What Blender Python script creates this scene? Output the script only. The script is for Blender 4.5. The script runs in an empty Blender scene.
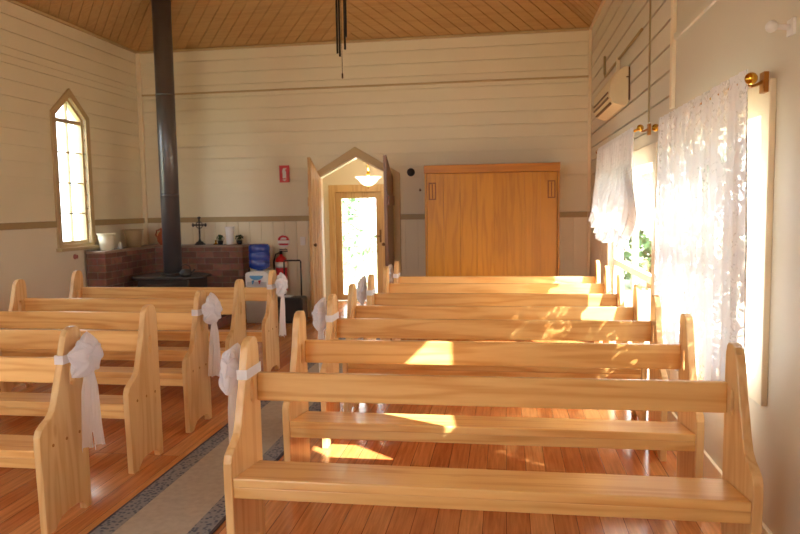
import bpy, bmesh, math, random
from mathutils import Vector, Matrix
random.seed(7)
PI = math.pi
scn = bpy.context.scene
COL = scn.collection

# ------------------------------------------------------------------ room numbers (metres)
WL, WR, WB, WF = -4.97, 1.057, 9.04, -2.2      # inner faces: left, right, back, front
T = 0.13                                       # wall thickness
EAVE, PITCH = 3.63, 0.6
MID = (WL + WR) / 2
DADO = 1.335

# ------------------------------------------------------------------ materials
def new_mat(name):
    m = bpy.data.materials.new(name); m.use_nodes = True
    nt = m.node_tree; nt.nodes.clear()
    out = nt.nodes.new('ShaderNodeOutputMaterial')
    return m, nt, out

def N(nt, kind, **kw):
    n = nt.nodes.new(kind)
    for k, v in kw.items():
        if k in n.inputs: n.inputs[k].default_value = v
        else: setattr(n, k, v)
    return n

def srgb(r, g, b):
    f = lambda c: ((c / 255 + 0.055) / 1.055) ** 2.4 if c > 10 else c / 255 / 12.92
    return (f(r), f(g), f(b), 1)

def plain(name, col, rough=0.5, metal=0.0, noise=0.06, scale=12, spec=0.5, bump=0.0, coat=0.0):
    m, nt, out = new_mat(name)
    b = N(nt, 'ShaderNodeBsdfPrincipled', Roughness=rough, Metallic=metal)
    b.inputs['Specular IOR Level'].default_value = spec
    b.inputs['Coat Weight'].default_value = coat
    tc = N(nt, 'ShaderNodeTexCoord')
    nz = N(nt, 'ShaderNodeTexNoise', Scale=scale, Detail=4)
    nt.links.new(tc.outputs['Object'], nz.inputs['Vector'])
    mx = N(nt, 'ShaderNodeMix', data_type='RGBA')
    mx.inputs['A'].default_value = [c * (1 - noise) for c in col[:3]] + [1]
    mx.inputs['B'].default_value = [min(1, c * (1 + noise)) for c in col[:3]] + [1]
    nt.links.new(nz.outputs['Fac'], mx.inputs['Factor'])
    nt.links.new(mx.outputs['Result'], b.inputs['Base Color'])
    if bump:
        bp = N(nt, 'ShaderNodeBump', Strength=bump, Distance=0.01)
        nt.links.new(nz.outputs['Fac'], bp.inputs['Height']); nt.links.new(bp.outputs['Normal'], b.inputs['Normal'])
    nt.links.new(b.outputs[0], out.inputs[0])
    return m

def wood(name, light, dark, axis='X', rough=0.35, fine=1.0, contrast=1.0, coat=0.25, knots=True, vary=0.12):
    """timber with grain running along the object axis given"""
    m, nt, out = new_mat(name); L = nt.links.new
    b = N(nt, 'ShaderNodeBsdfPrincipled', Roughness=rough)
    b.inputs['Coat Weight'].default_value = coat; b.inputs['Coat Roughness'].default_value = 0.18
    tc = N(nt, 'ShaderNodeTexCoord'); oi = N(nt, 'ShaderNodeObjectInfo')
    off = N(nt, 'ShaderNodeVectorMath', operation='SCALE'); off.inputs['Scale'].default_value = 37.0
    cmb = N(nt, 'ShaderNodeCombineXYZ')
    for i in range(3): L(oi.outputs['Random'], cmb.inputs[i])
    L(cmb.outputs[0], off.inputs[0])
    add = N(nt, 'ShaderNodeVectorMath', operation='ADD')
    L(tc.outputs['Object'], add.inputs[0]); L(off.outputs[0], add.inputs[1])
    mp = N(nt, 'ShaderNodeMapping')
    s = {'X': (0.55, 7, 7), 'Y': (7, 0.55, 7), 'Z': (7, 7, 0.55)}[axis]
    mp.inputs['Scale'].default_value = [v * fine for v in s]
    L(add.outputs[0], mp.inputs['Vector'])
    n1 = N(nt, 'ShaderNodeTexNoise', Scale=1.1, Detail=3, Roughness=0.45, Distortion=0.35)
    L(mp.outputs[0], n1.inputs['Vector'])
    # growth rings: bands of the stretched noise
    mul = N(nt, 'ShaderNodeMath', operation='MULTIPLY'); mul.inputs[1].default_value = 34.0
    L(n1.outputs['Fac'], mul.inputs[0])
    sn = N(nt, 'ShaderNodeMath', operation='SINE'); L(mul.outputs[0], sn.inputs[0])
    mr = N(nt, 'ShaderNodeMapRange'); mr.inputs[1].default_value = -1; mr.inputs[2].default_value = 1
    L(sn.outputs[0], mr.inputs[0])
    pw = N(nt, 'ShaderNodeMath', operation='POWER'); pw.inputs[1].default_value = 2.2; L(mr.outputs[0], pw.inputs[0])
    n2 = N(nt, 'ShaderNodeTexNoise', Scale=9, Detail=4, Roughness=0.6)
    L(mp.outputs[0], n2.inputs['Vector'])
    a1 = N(nt, 'ShaderNodeMath', operation='MULTIPLY'); a1.inputs[1].default_value = 0.42 * contrast; L(pw.outputs[0], a1.inputs[0])
    a2 = N(nt, 'ShaderNodeMath', operation='MULTIPLY_ADD'); a2.inputs[1].default_value = 0.45 * contrast
    L(n2.outputs['Fac'], a2.inputs[0]); L(a1.outputs[0], a2.inputs[2])
    fac = a2
    if knots:
        v = N(nt, 'ShaderNodeTexVoronoi', Scale=1.0)
        mk = N(nt, 'ShaderNodeMapping')
        mk.inputs['Scale'].default_value = {'X': (1.7, 4.5, 4.5), 'Y': (4.5, 1.7, 4.5), 'Z': (4.5, 4.5, 1.7)}[axis]
        L(add.outputs[0], mk.inputs['Vector']); L(mk.outputs[0], v.inputs['Vector'])
        kr = N(nt, 'ShaderNodeMapRange'); kr.inputs[1].default_value = 0.03; kr.inputs[2].default_value = 0.10
        kr.inputs[3].default_value = 0.8; kr.inputs[4].default_value = 0.0
        L(v.outputs['Distance'], kr.inputs[0])
        mxm = N(nt, 'ShaderNodeMath', operation='MAXIMUM'); L(a2.outputs[0], mxm.inputs[0]); L(kr.outputs[0], mxm.inputs[1])
        fac = mxm
    mx = N(nt, 'ShaderNodeMix', data_type='RGBA'); mx.inputs['A'].default_value = light; mx.inputs['B'].default_value = dark
    L(fac.outputs[0], mx.inputs['Factor'])
    hs = N(nt, 'ShaderNodeHueSaturation')
    vr = N(nt, 'ShaderNodeMapRange'); vr.inputs[3].default_value = 1 - vary; vr.inputs[4].default_value = 1 + vary
    L(oi.outputs['Random'], vr.inputs[0]); L(vr.outputs[0], hs.inputs['Value']); L(mx.outputs['Result'], hs.inputs['Color'])
    L(hs.outputs[0], b.inputs['Base Color'])
    bp = N(nt, 'ShaderNodeBump', Strength=0.06, Distance=0.003); L(fac.outputs[0], bp.inputs['Height']); L(bp.outputs[0], b.inputs['Normal'])
    L(b.outputs[0], out.inputs[0])
    return m

def floor_mat():
    m, nt, out = new_mat('polished_floorboards'); L = nt.links.new
    b = N(nt, 'ShaderNodeBsdfPrincipled', Roughness=0.22)
    b.inputs['Coat Weight'].default_value = 0.35; b.inputs['Coat Roughness'].default_value = 0.12
    tc = N(nt, 'ShaderNodeTexCoord'); mp = N(nt, 'ShaderNodeMapping'); mp.inputs['Rotation'].default_value = (0, 0, PI / 2)
    L(tc.outputs['Object'], mp.inputs['Vector'])
    br = N(nt, 'ShaderNodeTexBrick', offset=0.37, offset_frequency=3)
    br.inputs['Color1'].default_value = srgb(206, 132, 76); br.inputs['Color2'].default_value = srgb(238, 174, 108)
    br.inputs['Mortar'].default_value = srgb(112, 58, 32)
    br.inputs['Scale'].default_value = 1; br.inputs['Mortar Size'].default_value = 0.0016; br.inputs['Mortar Smooth'].default_value = 0.2
    br.inputs['Brick Width'].default_value = 1.9; br.inputs['Row Height'].default_value = 0.108; br.inputs['Bias'].default_value = -0.25
    L(mp.outputs[0], br.inputs['Vector'])
    m2 = N(nt, 'ShaderNodeMapping'); m2.inputs['Scale'].default_value = (22, 1.3, 1); L(tc.outputs['Object'], m2.inputs['Vector'])
    nz = N(nt, 'ShaderNodeTexNoise', Scale=2.2, Detail=5, Roughness=0.6, Distortion=0.4); L(m2.outputs[0], nz.inputs['Vector'])
    cr = N(nt, 'ShaderNodeValToRGB'); cr.color_ramp.elements[0].color = (0.62, 0.55, 0.5, 1); cr.color_ramp.elements[1].color = (1.12, 1.1, 1.08, 1)
    cr.color_ramp.elements[0].position = 0.3; cr.color_ramp.elements[1].position = 0.65
    L(nz.outputs['Fac'], cr.inputs['Fac'])
    mx = N(nt, 'ShaderNodeMix', data_type='RGBA', blend_type='MULTIPLY'); mx.inputs['Factor'].default_value = 0.75
    L(br.outputs['Color'], mx.inputs['A']); L(cr.outputs['Color'], mx.inputs['B']); L(mx.outputs['Result'], b.inputs['Base Color'])
    bp = N(nt, 'ShaderNodeBump', Strength=0.25, Distance=0.002, invert=True); L(br.outputs['Fac'], bp.inputs['Height']); L(bp.outputs[0], b.inputs['Normal'])
    L(b.outputs[0], out.inputs[0])
    return m

def brick_mat():
    m, nt, out = new_mat('red_brown_brickwork'); L = nt.links.new
    b = N(nt, 'ShaderNodeBsdfPrincipled', Roughness=0.85)
    tc = N(nt, 'ShaderNodeTexCoord'); sp = N(nt, 'ShaderNodeSeparateXYZ'); L(tc.outputs['Object'], sp.inputs[0])
    ad = N(nt, 'ShaderNodeMath', operation='ADD'); L(sp.outputs[0], ad.inputs[0]); L(sp.outputs[1], ad.inputs[1])
    cb = N(nt, 'ShaderNodeCombineXYZ'); L(ad.outputs[0], cb.inputs[0]); L(sp.outputs[2], cb.inputs[1])
    br = N(nt, 'ShaderNodeTexBrick')
    br.inputs['Color1'].default_value = srgb(152, 98, 78); br.inputs['Color2'].default_value = srgb(108, 70, 58)
    br.inputs['Mortar'].default_value = srgb(132, 110, 94)
    br.inputs['Scale'].default_value = 1; br.inputs['Mortar Size'].default_value = 0.006; br.inputs['Brick Width'].default_value = 0.235
    br.inputs['Row Height'].default_value = 0.083; br.inputs['Mortar Smooth'].default_value = 0.3
    L(cb.outputs[0], br.inputs['Vector'])
    nz = N(nt, 'ShaderNodeTexNoise', Scale=14, Detail=5); L(tc.outputs['Object'], nz.inputs['Vector'])
    mx = N(nt, 'ShaderNodeMix', data_type='RGBA', blend_type='OVERLAY'); mx.inputs['Factor'].default_value = 0.5
    L(br.outputs['Color'], mx.inputs['A']); L(nz.outputs['Color'], mx.inputs['B'])
    hs = N(nt, 'ShaderNodeHueSaturation', Saturation=0.9); L(mx.outputs['Result'], hs.inputs['Color']); L(hs.outputs[0], b.inputs['Base Color'])
    bp = N(nt, 'ShaderNodeBump', Strength=0.7, Distance=0.008, invert=True); L(br.outputs['Fac'], bp.inputs['Height']); L(bp.outputs[0], b.inputs['Normal'])
    L(b.outputs[0], out.inputs[0])
    return m

def cloth_mat(name, col, density=0.8, lace=0.0, trans=0.5):
    """sheer fabric; lace > 0 punches a floral net through it"""
    m, nt, out = new_mat(name); L = nt.links.new
    d = N(nt, 'ShaderNodeBsdfDiffuse', Color=col); t = N(nt, 'ShaderNodeBsdfTranslucent', Color=col)
    ms = N(nt, 'ShaderNodeMixShader'); ms.inputs[0].default_value = trans; L(d.outputs[0], ms.inputs[1]); L(t.outputs[0], ms.inputs[2])
    tr = N(nt, 'ShaderNodeBsdfTransparent'); mo = N(nt, 'ShaderNodeMixShader'); mo.inputs[0].default_value = density
    L(tr.outputs[0], mo.inputs[1]); L(ms.outputs[0], mo.inputs[2])
    if lace:
        tc = N(nt, 'ShaderNodeTexCoord'); mp = N(nt, 'ShaderNodeMapping'); mp.inputs['Scale'].default_value = (0.0, 1, 1)
        L(tc.outputs['Object'], mp.inputs['Vector'])
        nz = N(nt, 'ShaderNodeTexNoise', Scale=26, Detail=3, Roughness=0.55, Distortion=1.6); L(mp.outputs[0], nz.inputs['Vector'])
        big = N(nt, 'ShaderNodeTexNoise', Scale=7, Detail=2); L(mp.outputs[0], big.inputs['Vector'])
        sp = N(nt, 'ShaderNodeSeparateXYZ'); L(tc.outputs['Object'], sp.inputs[0])
        st = N(nt, 'ShaderNodeMath', operation='MULTIPLY'); st.inputs[1].default_value = 2 * PI / 0.30; L(sp.outputs[1], st.inputs[0])
        sn = N(nt, 'ShaderNodeMath', operation='SINE'); L(st.outputs[0], sn.inputs[0])
        a = N(nt, 'ShaderNodeMath', operation='MULTIPLY_ADD'); a.inputs[1].default_value = 0.05; L(sn.outputs[0], a.inputs[0]); L(nz.outputs['Fac'], a.inputs[2])
        a2 = N(nt, 'ShaderNodeMath', operation='MULTIPLY_ADD'); a2.inputs[1].default_value = 0.55; L(big.outputs['Fac'], a2.inputs[0]); L(a.outputs[0], a2.inputs[2])
        mr = N(nt, 'ShaderNodeMapRange'); mr.inputs[1].default_value = 0.60; mr.inputs[2].default_value = 0.72
        mr.inputs[3].default_value = density - lace; mr.inputs[4].default_value = density
        L(a2.outputs[0], mr.inputs[0]); L(mr.outputs[0], mo.inputs[0])
    L(mo.outputs[0], out.inputs[0])
    return m

def glass_mat(name, rough=0.0, tint=(1, 1, 1, 1)):
    m, nt, out = new_mat(name); L = nt.links.new
    t = N(nt, 'ShaderNodeBsdfTransparent', Color=tint); g = N(nt, 'ShaderNodeBsdfGlossy', Roughness=0.03)
    lw = N(nt, 'ShaderNodeLayerWeight', Blend=0.5); f5 = N(nt, 'ShaderNodeMath', operation='POWER'); f5.inputs[1].default_value = 4.0
    L(lw.outputs['Facing'], f5.inputs[0])
    f = N(nt, 'ShaderNodeMath', operation='MULTIPLY_ADD'); f.inputs[1].default_value = 0.5; f.inputs[2].default_value = 0.05; L(f5.outputs[0], f.inputs[0])
    ms = N(nt, 'ShaderNodeMixShader')
    L(f.outputs[0], ms.inputs[0]); L(t.outputs[0], ms.inputs[1]); L(g.outputs[0], ms.inputs[2]); L(ms.outputs[0], out.inputs[0])
    return m

def emit_mat(name, col, strength):
    m, nt, out = new_mat(name)
    e = N(nt, 'ShaderNodeEmission', Color=col, Strength=strength); nt.links.new(e.outputs[0], out.inputs[0])
    return m

def carpet_mat(name, c1, c2, scale, pattern=False):
    m, nt, out = new_mat(name); L = nt.links.new
    b = N(nt, 'ShaderNodeBsdfPrincipled', Roughness=0.95); b.inputs['Specular IOR Level'].default_value = 0.1
    tc = N(nt, 'ShaderNodeTexCoord')
    if pattern:
        n0 = N(nt, 'ShaderNodeTexVoronoi', Scale=scale); L(tc.outputs['Object'], n0.inputs['Vector']); src = n0.outputs['Distance']
        cr = N(nt, 'ShaderNodeMapRange'); cr.inputs[1].default_value = 0.25; cr.inputs[2].default_value = 0.5
    else:
        n0 = N(nt, 'ShaderNodeTexNoise', Scale=scale, Detail=4); L(tc.outputs['Object'], n0.inputs['Vector']); src = n0.outputs['Fac']
        cr = N(nt, 'ShaderNodeMapRange'); cr.inputs[1].default_value = 0.3; cr.inputs[2].default_value = 0.7
    L(src, cr.inputs[0])
    mx = N(nt, 'ShaderNodeMix', data_type='RGBA'); mx.inputs['A'].default_value = c1; mx.inputs['B'].default_value = c2
    L(cr.outputs[0], mx.inputs['Factor']); L(mx.outputs['Result'], b.inputs['Base Color'])
    nf = N(nt, 'ShaderNodeTexNoise', Scale=260, Detail=2); L(tc.outputs['Object'], nf.inputs['Vector'])
    bp = N(nt, 'ShaderNodeBump', Strength=0.5, Distance=0.004); L(nf.outputs['Fac'], bp.inputs['Height']); L(bp.outputs[0], b.inputs['Normal'])
    L(b.outputs[0], out.inputs[0])
    return m

PINE_L, PINE_D = srgb(246, 206, 136), srgb(214, 152, 80)
M = {}
M['wall'] = plain('cream_wall_paint', srgb(232, 223, 198), 0.55, noise=0.04, scale=3)
M['smooth_wall'] = plain('cream_sheet_paint', srgb(214, 205, 186), 0.5, noise=0.03, scale=2)  # darker cream stands in for weaker light on the right wall
M['trim'] = plain('olive_tan_trim_paint', srgb(172, 150, 108), 0.5)
M['cream_trim'] = plain('pale_trim_paint', srgb(236, 220, 190), 0.45)
M['window_trim'] = plain('tan_casing_paint', srgb(196, 172, 128), 0.45)
M['ceiling'] = wood('varnished_ceiling_boards', srgb(190, 154, 104), srgb(156, 118, 72), 'X', 0.5, coat=0.05, knots=False, contrast=0.6)
M['white'] = plain('white_paint', srgb(238, 236, 230), 0.4)
M['floor'] = floor_mat()
M['brick'] = brick_mat()
M['capping'] = plain('brick_capping_tile', srgb(150, 128, 112), 0.35, noise=0.15)
M['pine_x'] = wood('varnished_pine_rail', PINE_L, PINE_D, 'X', contrast=1.2)
M['pine_z'] = wood('varnished_pine_end', srgb(242, 206, 148), srgb(210, 156, 92), 'Z')  # end panels desaturated to imitate cool daylight on the left pews
M['ward_z'] = wood('amber_wardrobe_timber', srgb(190, 134, 34), srgb(146, 90, 14), 'Z', 0.45, coat=0.05, knots=False, contrast=0.8)
M['ward_x'] = wood('amber_wardrobe_head', srgb(188, 124, 34), srgb(146, 84, 18), 'X', 0.45, coat=0.05, knots=False, contrast=0.8)
M['handle_ring'] = plain('handle_timber_ring', srgb(112, 64, 18), 0.6)
M['handle_dark'] = plain('recessed_handle_bronze', srgb(112, 74, 34), 0.4, metal=0.3)
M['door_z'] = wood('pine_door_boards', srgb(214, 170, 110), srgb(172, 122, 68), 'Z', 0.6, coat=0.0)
M['brown_z'] = wood('dark_brown_door', srgb(134, 92, 60), srgb(90, 56, 36), 'Z', 0.4)  # darker brown than the left leaf
M['door_frame'] = wood('honey_door_frame', srgb(204, 172, 124), srgb(170, 132, 84), 'Z', 0.5, coat=0.0, knots=False)
M['black_iron'] = plain('black_cast_iron', srgb(66, 63, 62), 0.5, metal=0.4, noise=0.2)
M['flue'] = plain('grey_black_flue_enamel', srgb(104, 102, 106), 0.34, metal=0.5, noise=0.1, scale=4)
M['black'] = plain('black_plastic', srgb(28, 28, 30), 0.45)
M['chime'] = plain('dark_metal_tube', srgb(40, 34, 28), 0.4, metal=0.6)
M['cord'] = plain('cord', srgb(90, 70, 50), 0.8)
M['brass'] = plain('polished_brass', srgb(214, 164, 60), 0.2, metal=1.0)
M['lace'] = cloth_mat('white_lace', (0.90, 0.91, 0.94, 1), 0.985, 0.40, 0.06)
M['lace_plain'] = cloth_mat('white_gathered_lace', (0.90, 0.91, 0.94, 1), 0.98, 0.14, 0.08)
M['tulle'] = cloth_mat('white_tulle', (0.96, 0.95, 0.98, 1), 0.84, 0, 0.5)
M['ribbon'] = cloth_mat('white_organza_band', (0.95, 0.94, 0.96, 1), 0.93, 0, 0.3)
M['glass'] = glass_mat('window_glass')
M['carpet'] = carpet_mat('beige_runner_pile', srgb(180, 170, 156), srgb(194, 184, 170), 30)
M['border'] = carpet_mat('blue_grey_runner_border', srgb(92, 98, 116), srgb(150, 150, 152), 46, True)
M['plastic_white'] = plain('white_plastic', srgb(232, 232, 230), 0.35)
M['plastic_grey'] = plain('pale_grey_plastic', srgb(196, 200, 204), 0.4)
M['ac'] = plain('aged_cream_plastic', srgb(226, 208, 170), 0.4)
M['blue_bottle'] = plain('blue_water_bottle', srgb(34, 66, 158), 0.12, spec=0.8, noise=0.2, scale=8)
M['blue'] = plain('sky_blue_plastic', srgb(96, 164, 214), 0.35)
M['red'] = plain('signal_red', srgb(200, 26, 36), 0.3)
M['cream_pot'] = plain('cream_enamel', srgb(232, 224, 196), 0.35)
M['beige_pot'] = plain('beige_pot_glaze', srgb(184, 162, 126), 0.5)
M['terracotta'] = plain('terracotta_glaze', srgb(176, 96, 62), 0.5)
M['green'] = plain('dark_green_leaf', srgb(52, 74, 40), 0.6, noise=0.3)
M['shrub'] = plain('garden_leaf', srgb(72, 104, 66), 0.6, noise=0.3, scale=3)
M['overlit_shrub'] = plain('overlit_garden_leaf', srgb(150, 178, 140), 0.6, noise=0.2, scale=3)  # paler leaf copy, overexposed daylight put into its colour
M['bark'] = plain('bark', srgb(104, 80, 58), 0.9, noise=0.3)
M['grass'] = plain('lawn_green', srgb(176, 184, 150), 0.9, noise=0.25, scale=2)
M['deck'] = plain('weathered_decking', srgb(176, 158, 142), 0.8, noise=0.15)
M['lamp_glass'] = emit_mat('lit_lamp_glass', (1.0, 0.74, 0.42, 1), 0.9)
M['bulb'] = emit_mat('lit_bulb', (1.0, 0.75, 0.45, 1), 14)

# ------------------------------------------------------------------ mesh helpers
class MB:
    def __init__(s): s.bm = bmesh.new()
    def face(s, pts, smooth=False):
        f = s.bm.faces.new([s.bm.verts.new(p) for p in pts]); f.smooth = smooth; return f
    def hexa(s, p):
        """eight corners: bottom loop then top loop"""
        v = [s.bm.verts.new(q) for q in p]
        for a in ((3, 2, 1, 0), (4, 5, 6, 7), (0, 1, 5, 4), (1, 2, 6, 5), (2, 3, 7, 6), (3, 0, 4, 7)):
            s.bm.faces.new([v[i] for i in a])
        return s
    def box(s, x0, x1, y0, y1, z0, z1):
        return s.hexa([(x0, y0, z0), (x1, y0, z0), (x1, y1, z0), (x0, y1, z0), (x0, y0, z1), (x1, y0, z1), (x1, y1, z1), (x0, y1, z1)])
    def cyl(s, p0, p1, r0, r1=None, n=16):
        r1 = r0 if r1 is None else r1
        p0, p1 = Vector(p0), Vector(p1); d = (p1 - p0).normalized()
        a = d.orthogonal().normalized(); b = d.cross(a)
        A = [s.bm.verts.new(p0 + r0 * (math.cos(2 * PI * i / n) * a + math.sin(2 * PI * i / n) * b)) for i in range(n)]
        B = [s.bm.verts.new(p1 + r1 * (math.cos(2 * PI * i / n) * a + math.sin(2 * PI * i / n) * b)) for i in range(n)]
        for i in range(n):
            f = s.bm.faces.new((A[i], A[(i + 1) % n], B[(i + 1) % n], B[i])); f.smooth = True
        s.bm.faces.new(A[::-1]); s.bm.faces.new(B)
        return s
    def lathe(s, prof, c=(0, 0, 0), n=24, wob=None):
        rings = []
        for k, (r, z) in enumerate(prof):
            rings.append([s.bm.verts.new((c[0] + (r * (1 + (wob(i / n * 2 * PI, k) if wob else 0))) * math.cos(2 * PI * i / n),
                                          c[1] + (r * (1 + (wob(i / n * 2 * PI, k) if wob else 0))) * math.sin(2 * PI * i / n), c[2] + z)) for i in range(n)])
        for A, B in zip(rings, rings[1:]):
            for i in range(n):
                f = s.bm.faces.new((A[i], A[(i + 1) % n], B[(i + 1) % n], B[i])); f.smooth = True
        if prof[0][0] > 1e-4: s.bm.faces.new(rings[0][::-1])
        if prof[-1][0] > 1e-4: s.bm.faces.new(rings[-1])
        return s
    def tube(s, pts, r, n=8):
        P = [Vector(p) for p in pts]; rings = []
        ref = None
        for i, p in enumerate(P):
            d = (P[min(i + 1, len(P) - 1)] - P[max(i - 1, 0)]).normalized()
            a = d.orthogonal().normalized() if ref is None else (ref - d * ref.dot(d)).normalized()
            ref = a; b = d.cross(a)
            rings.append([s.bm.verts.new(p + r * (math.cos(2 * PI * k / n) * a + math.sin(2 * PI * k / n) * b)) for k in range(n)])
        for A, B in zip(rings, rings[1:]):
            for k in range(n):
                f = s.bm.faces.new((A[k], A[(k + 1) % n], B[(k + 1) % n], B[k])); f.smooth = True
        s.bm.faces.new(rings[0][::-1]); s.bm.faces.new(rings[-1])
        return s
    def ball(s, c, r, n=12, sc=(1, 1, 1)):
        prof = [(r * math.sin(PI * k / n) * 1.0, -r * math.cos(PI * k / n)) for k in range(n + 1)]
        b = MB(); b.lathe([(max(q, 1e-5), z) for q, z in prof], n=16)
        for v in b.bm.verts: v.co = Vector((v.co.x * sc[0] + c[0], v.co.y * sc[1] + c[1], v.co.z * sc[2] + c[2]))
        s.merge(b); return s
    def merge(s, o):
        me = bpy.data.meshes.new('tmp'); o.bm.to_mesh(me); s.bm.from_mesh(me); bpy.data.meshes.remove(me)
    def outline(s, outer, holes, fn, d0, d1):
        """flat outline with holes extruded; fn(u, v, d) -> point"""
        def layer(d):
            loops, E = [], []
            for lp in [outer] + holes:
                vs = [s.bm.verts.new(fn(u, v, d)) for u, v in lp]
                E += [s.bm.edges.new((vs[i], vs[(i + 1) % len(vs)])) for i in range(len(vs))]
                loops.append(vs)
            bmesh.ops.triangle_fill(s.bm, use_beauty=True, use_dissolve=False, edges=E)
            return loops
        A, B = layer(d0), layer(d1)
        for la, lb in zip(A, B):
            for i in range(len(la)):
                j = (i + 1) % len(la); s.bm.faces.new((la[i], la[j], lb[j], lb[i]))
        return s
    def grid(s, nu, nv, fn, smooth=True):
        V = [[s.bm.verts.new(fn(i / nu, j / nv)) for j in range(nv + 1)] for i in range(nu + 1)]
        for i in range(nu):
            for j in range(nv):
                f = s.bm.faces.new((V[i][j], V[i + 1][j], V[i + 1][j + 1], V[i][j + 1])); f.smooth = smooth
        return s
    def build(s, name, mat, parent=None, bevel=0.0, fix=True):
        if fix: bmesh.ops.recalc_face_normals(s.bm, faces=s.bm.faces)
        me = bpy.data.meshes.new(name); s.bm.to_mesh(me); s.bm.free()
        me.materials.append(M[mat] if isinstance(mat, str) else mat)
        o = bpy.data.objects.new(name, me); COL.objects.link(o)
        if parent is not None: o.parent = parent
        if bevel:
            md = o.modifiers.new('edge', 'BEVEL'); md.width = bevel; md.segments = 2; md.limit_method = 'ANGLE'; md.angle_limit = math.radians(40)
        return o

def tag(o, label, cat, group=None, kind=None):
    o['label'] = label; o['category'] = cat
    if group: o['group'] = group
    if kind: o['kind'] = kind
    return o
def thing(name, label, cat, loc=(0, 0, 0), rz=0, group=None):
    o = bpy.data.objects.new(name, None); COL.objects.link(o); o.empty_display_size = 0.1
    o.location = loc; o.rotation_euler = (0, 0, rz)
    return tag(o, label, cat, group)
def struct(name, mb=None, mat=None, bevel=0.0, loc=(0, 0, 0)):
    if mb is None:
        o = bpy.data.objects.new(name, None); COL.objects.link(o); o.location = loc
    else:
        o = mb.build(name, mat, bevel=bevel)
    o['kind'] = 'structure'
    return o
def dup(root, label=None, group=None):
    def cp(o, parent):
        c = o.copy(); COL.objects.link(c)
        if parent is not None: c.parent = parent
        for ch in list(o.children): cp(ch, c)
        return c
    r = cp(root, None)
    if label: r['label'] = label
    if group: r['group'] = group
    return r

# ------------------------------------------------------------------ boarded walls
def intervals(u0, u1, ops, z):
    """free spans of a wall row at height z (two bounds each)"""
    spans = [(u0, u1)]
    for f in ops:
        r = f(z)
        if r is None: continue
        new = []
        for a, b in spans:
            if r[1] <= a or r[0] >= b: new.append((a, b)); continue
            if r[0] > a: new.append((a, r[0]))
            if r[1] < b: new.append((r[1], b))
        spans = new
    return spans
def rect_op(a, b, z0, z1):
    f = lambda z: (a, b) if z0 < z < z1 else None
    f.cuts = (z0, z1); f.rect = (a, b, z0, z1); return f
def lancet_op(a, b, z0, zs, za):
    def f(z):
        if z0 < z <= zs: return (a, b)
        if zs < z < za:
            k = (za - z) / (za - zs) * (b - a) / 2; m = (a + b) / 2; return (m - k, m + k)
    f.cuts = (z0, zs, za); f.rect = (a, b, z0, zs); return f
def board_rows(mb, u0, u1, z0, z1, pitch, ops, P, g=0.017, dg=0.022):
    """horizontal boards with a small V between them; P(u, depth, z)"""
    rows = []; z = z0
    while z < z1 - 1e-6:
        rows.append((z, min(z + pitch, z1))); z += pitch
    for a, b in rows:
        cuts = sorted({a, a + g, b} | {c for f in ops for c in f.cuts if a < c < b})
        for c0, c1 in zip(cuts, cuts[1:]):
            if c1 - c0 < 1e-5: continue
            e = 1e-6
            lo, hi = intervals(u0, u1, ops, c0 + e), intervals(u0, u1, ops, c1 - e)
            d = dg if c1 <= a + g + 1e-6 else 0.0
            if len(lo) != len(hi): lo = hi = intervals(u0, u1, ops, (c0 + c1) / 2)
            for (l0, l1), (h0, h1) in zip(lo, hi):
                mb.hexa([P(l0, d, c0), P(l1, d, c0), P(l1, T, c0), P(l0, T, c0), P(h0, d, c1), P(h1, d, c1), P(h1, T, c1), P(h0, T, c1)])
def board_cols(mb, u0, u1, z0, z1, pitch, ops, P, g=0.012, dg=0.014):
    cols = []; u = u0
    while u < u1 - 1e-6:
        cols.append((u, min(u + pitch, u1))); u += pitch
    for a, b in cols:
        cuts = sorted({a, min(a + g, b), b} | {c for f in ops for c in f.rect[:2] if a < c < b})
        for c0, c1 in zip(cuts, cuts[1:]):
            if c1 - c0 < 1e-5: continue
            m = (c0 + c1) / 2; d = dg if c1 <= a + g + 1e-6 else 0.0
            zs = [(z0, z1)]
            for f in ops:
                ra, rb, r0, r1 = f.rect
                if ra < m < rb:
                    nz = []
                    for p, q in zs:
                        if r1 <= p or r0 >= q: nz.append((p, q)); continue
                        if r0 > p: nz.append((p, r0))
                        if r1 < q: nz.append((r1, q))
                    zs = nz
            for p, q in zs:
                mb.hexa([P(c0, d, p), P(c1, d, p), P(c1, T, p), P(c0, T, p), P(c0, d, q), P(c1, d, q), P(c1, T, q), P(c0, T, q)])
PL = lambda u, d, z: (WL - d, u, z)
PR = lambda u, d, z: (WR + d, u, z)
PB = lambda u, d, z: (u, WB + d, z)
PF = lambda u, d, z: (u, WF - d, z)

# openings
LW = [7.45, 4.5, 1.55]                                   # left wall lancets; all but the first unseen, added for daylight
left_ops = [lancet_op(c - 0.28, c + 0.28, 1.10, 2.56, 2.79) for c in LW]
NW = (3.06, 4.70, 0.72, 1.82)                            # lace curtained window, right wall
FD = (5.17, 7.32, 0.0, 1.76)                             # glazed opening further back
SW = (2.10, 2.54, 1.68, 2.35)                            # unseen, beside the camera; shaped to cast the sun patch on a pew
KW = (-1.5, -0.3, 0.72, 2.0)  # unseen window behind the camera, added to bring in daylight
right_ops = [rect_op(*NW), rect_op(*FD), rect_op(*SW), rect_op(*KW)]
DX = (-2.46, -1.46)                                      # chapel doorway in the back wall
back_ops = [lancet_op(DX[0], DX[1], 0.0, 1.88, 2.15)]
front_ops = [lancet_op(c - 0.55, c + 0.55, 0.9, 2.7, 3.2) for c in (-3.9, -2.3)]  # unseen front lancets, added and enlarged to light the pew fronts

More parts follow.
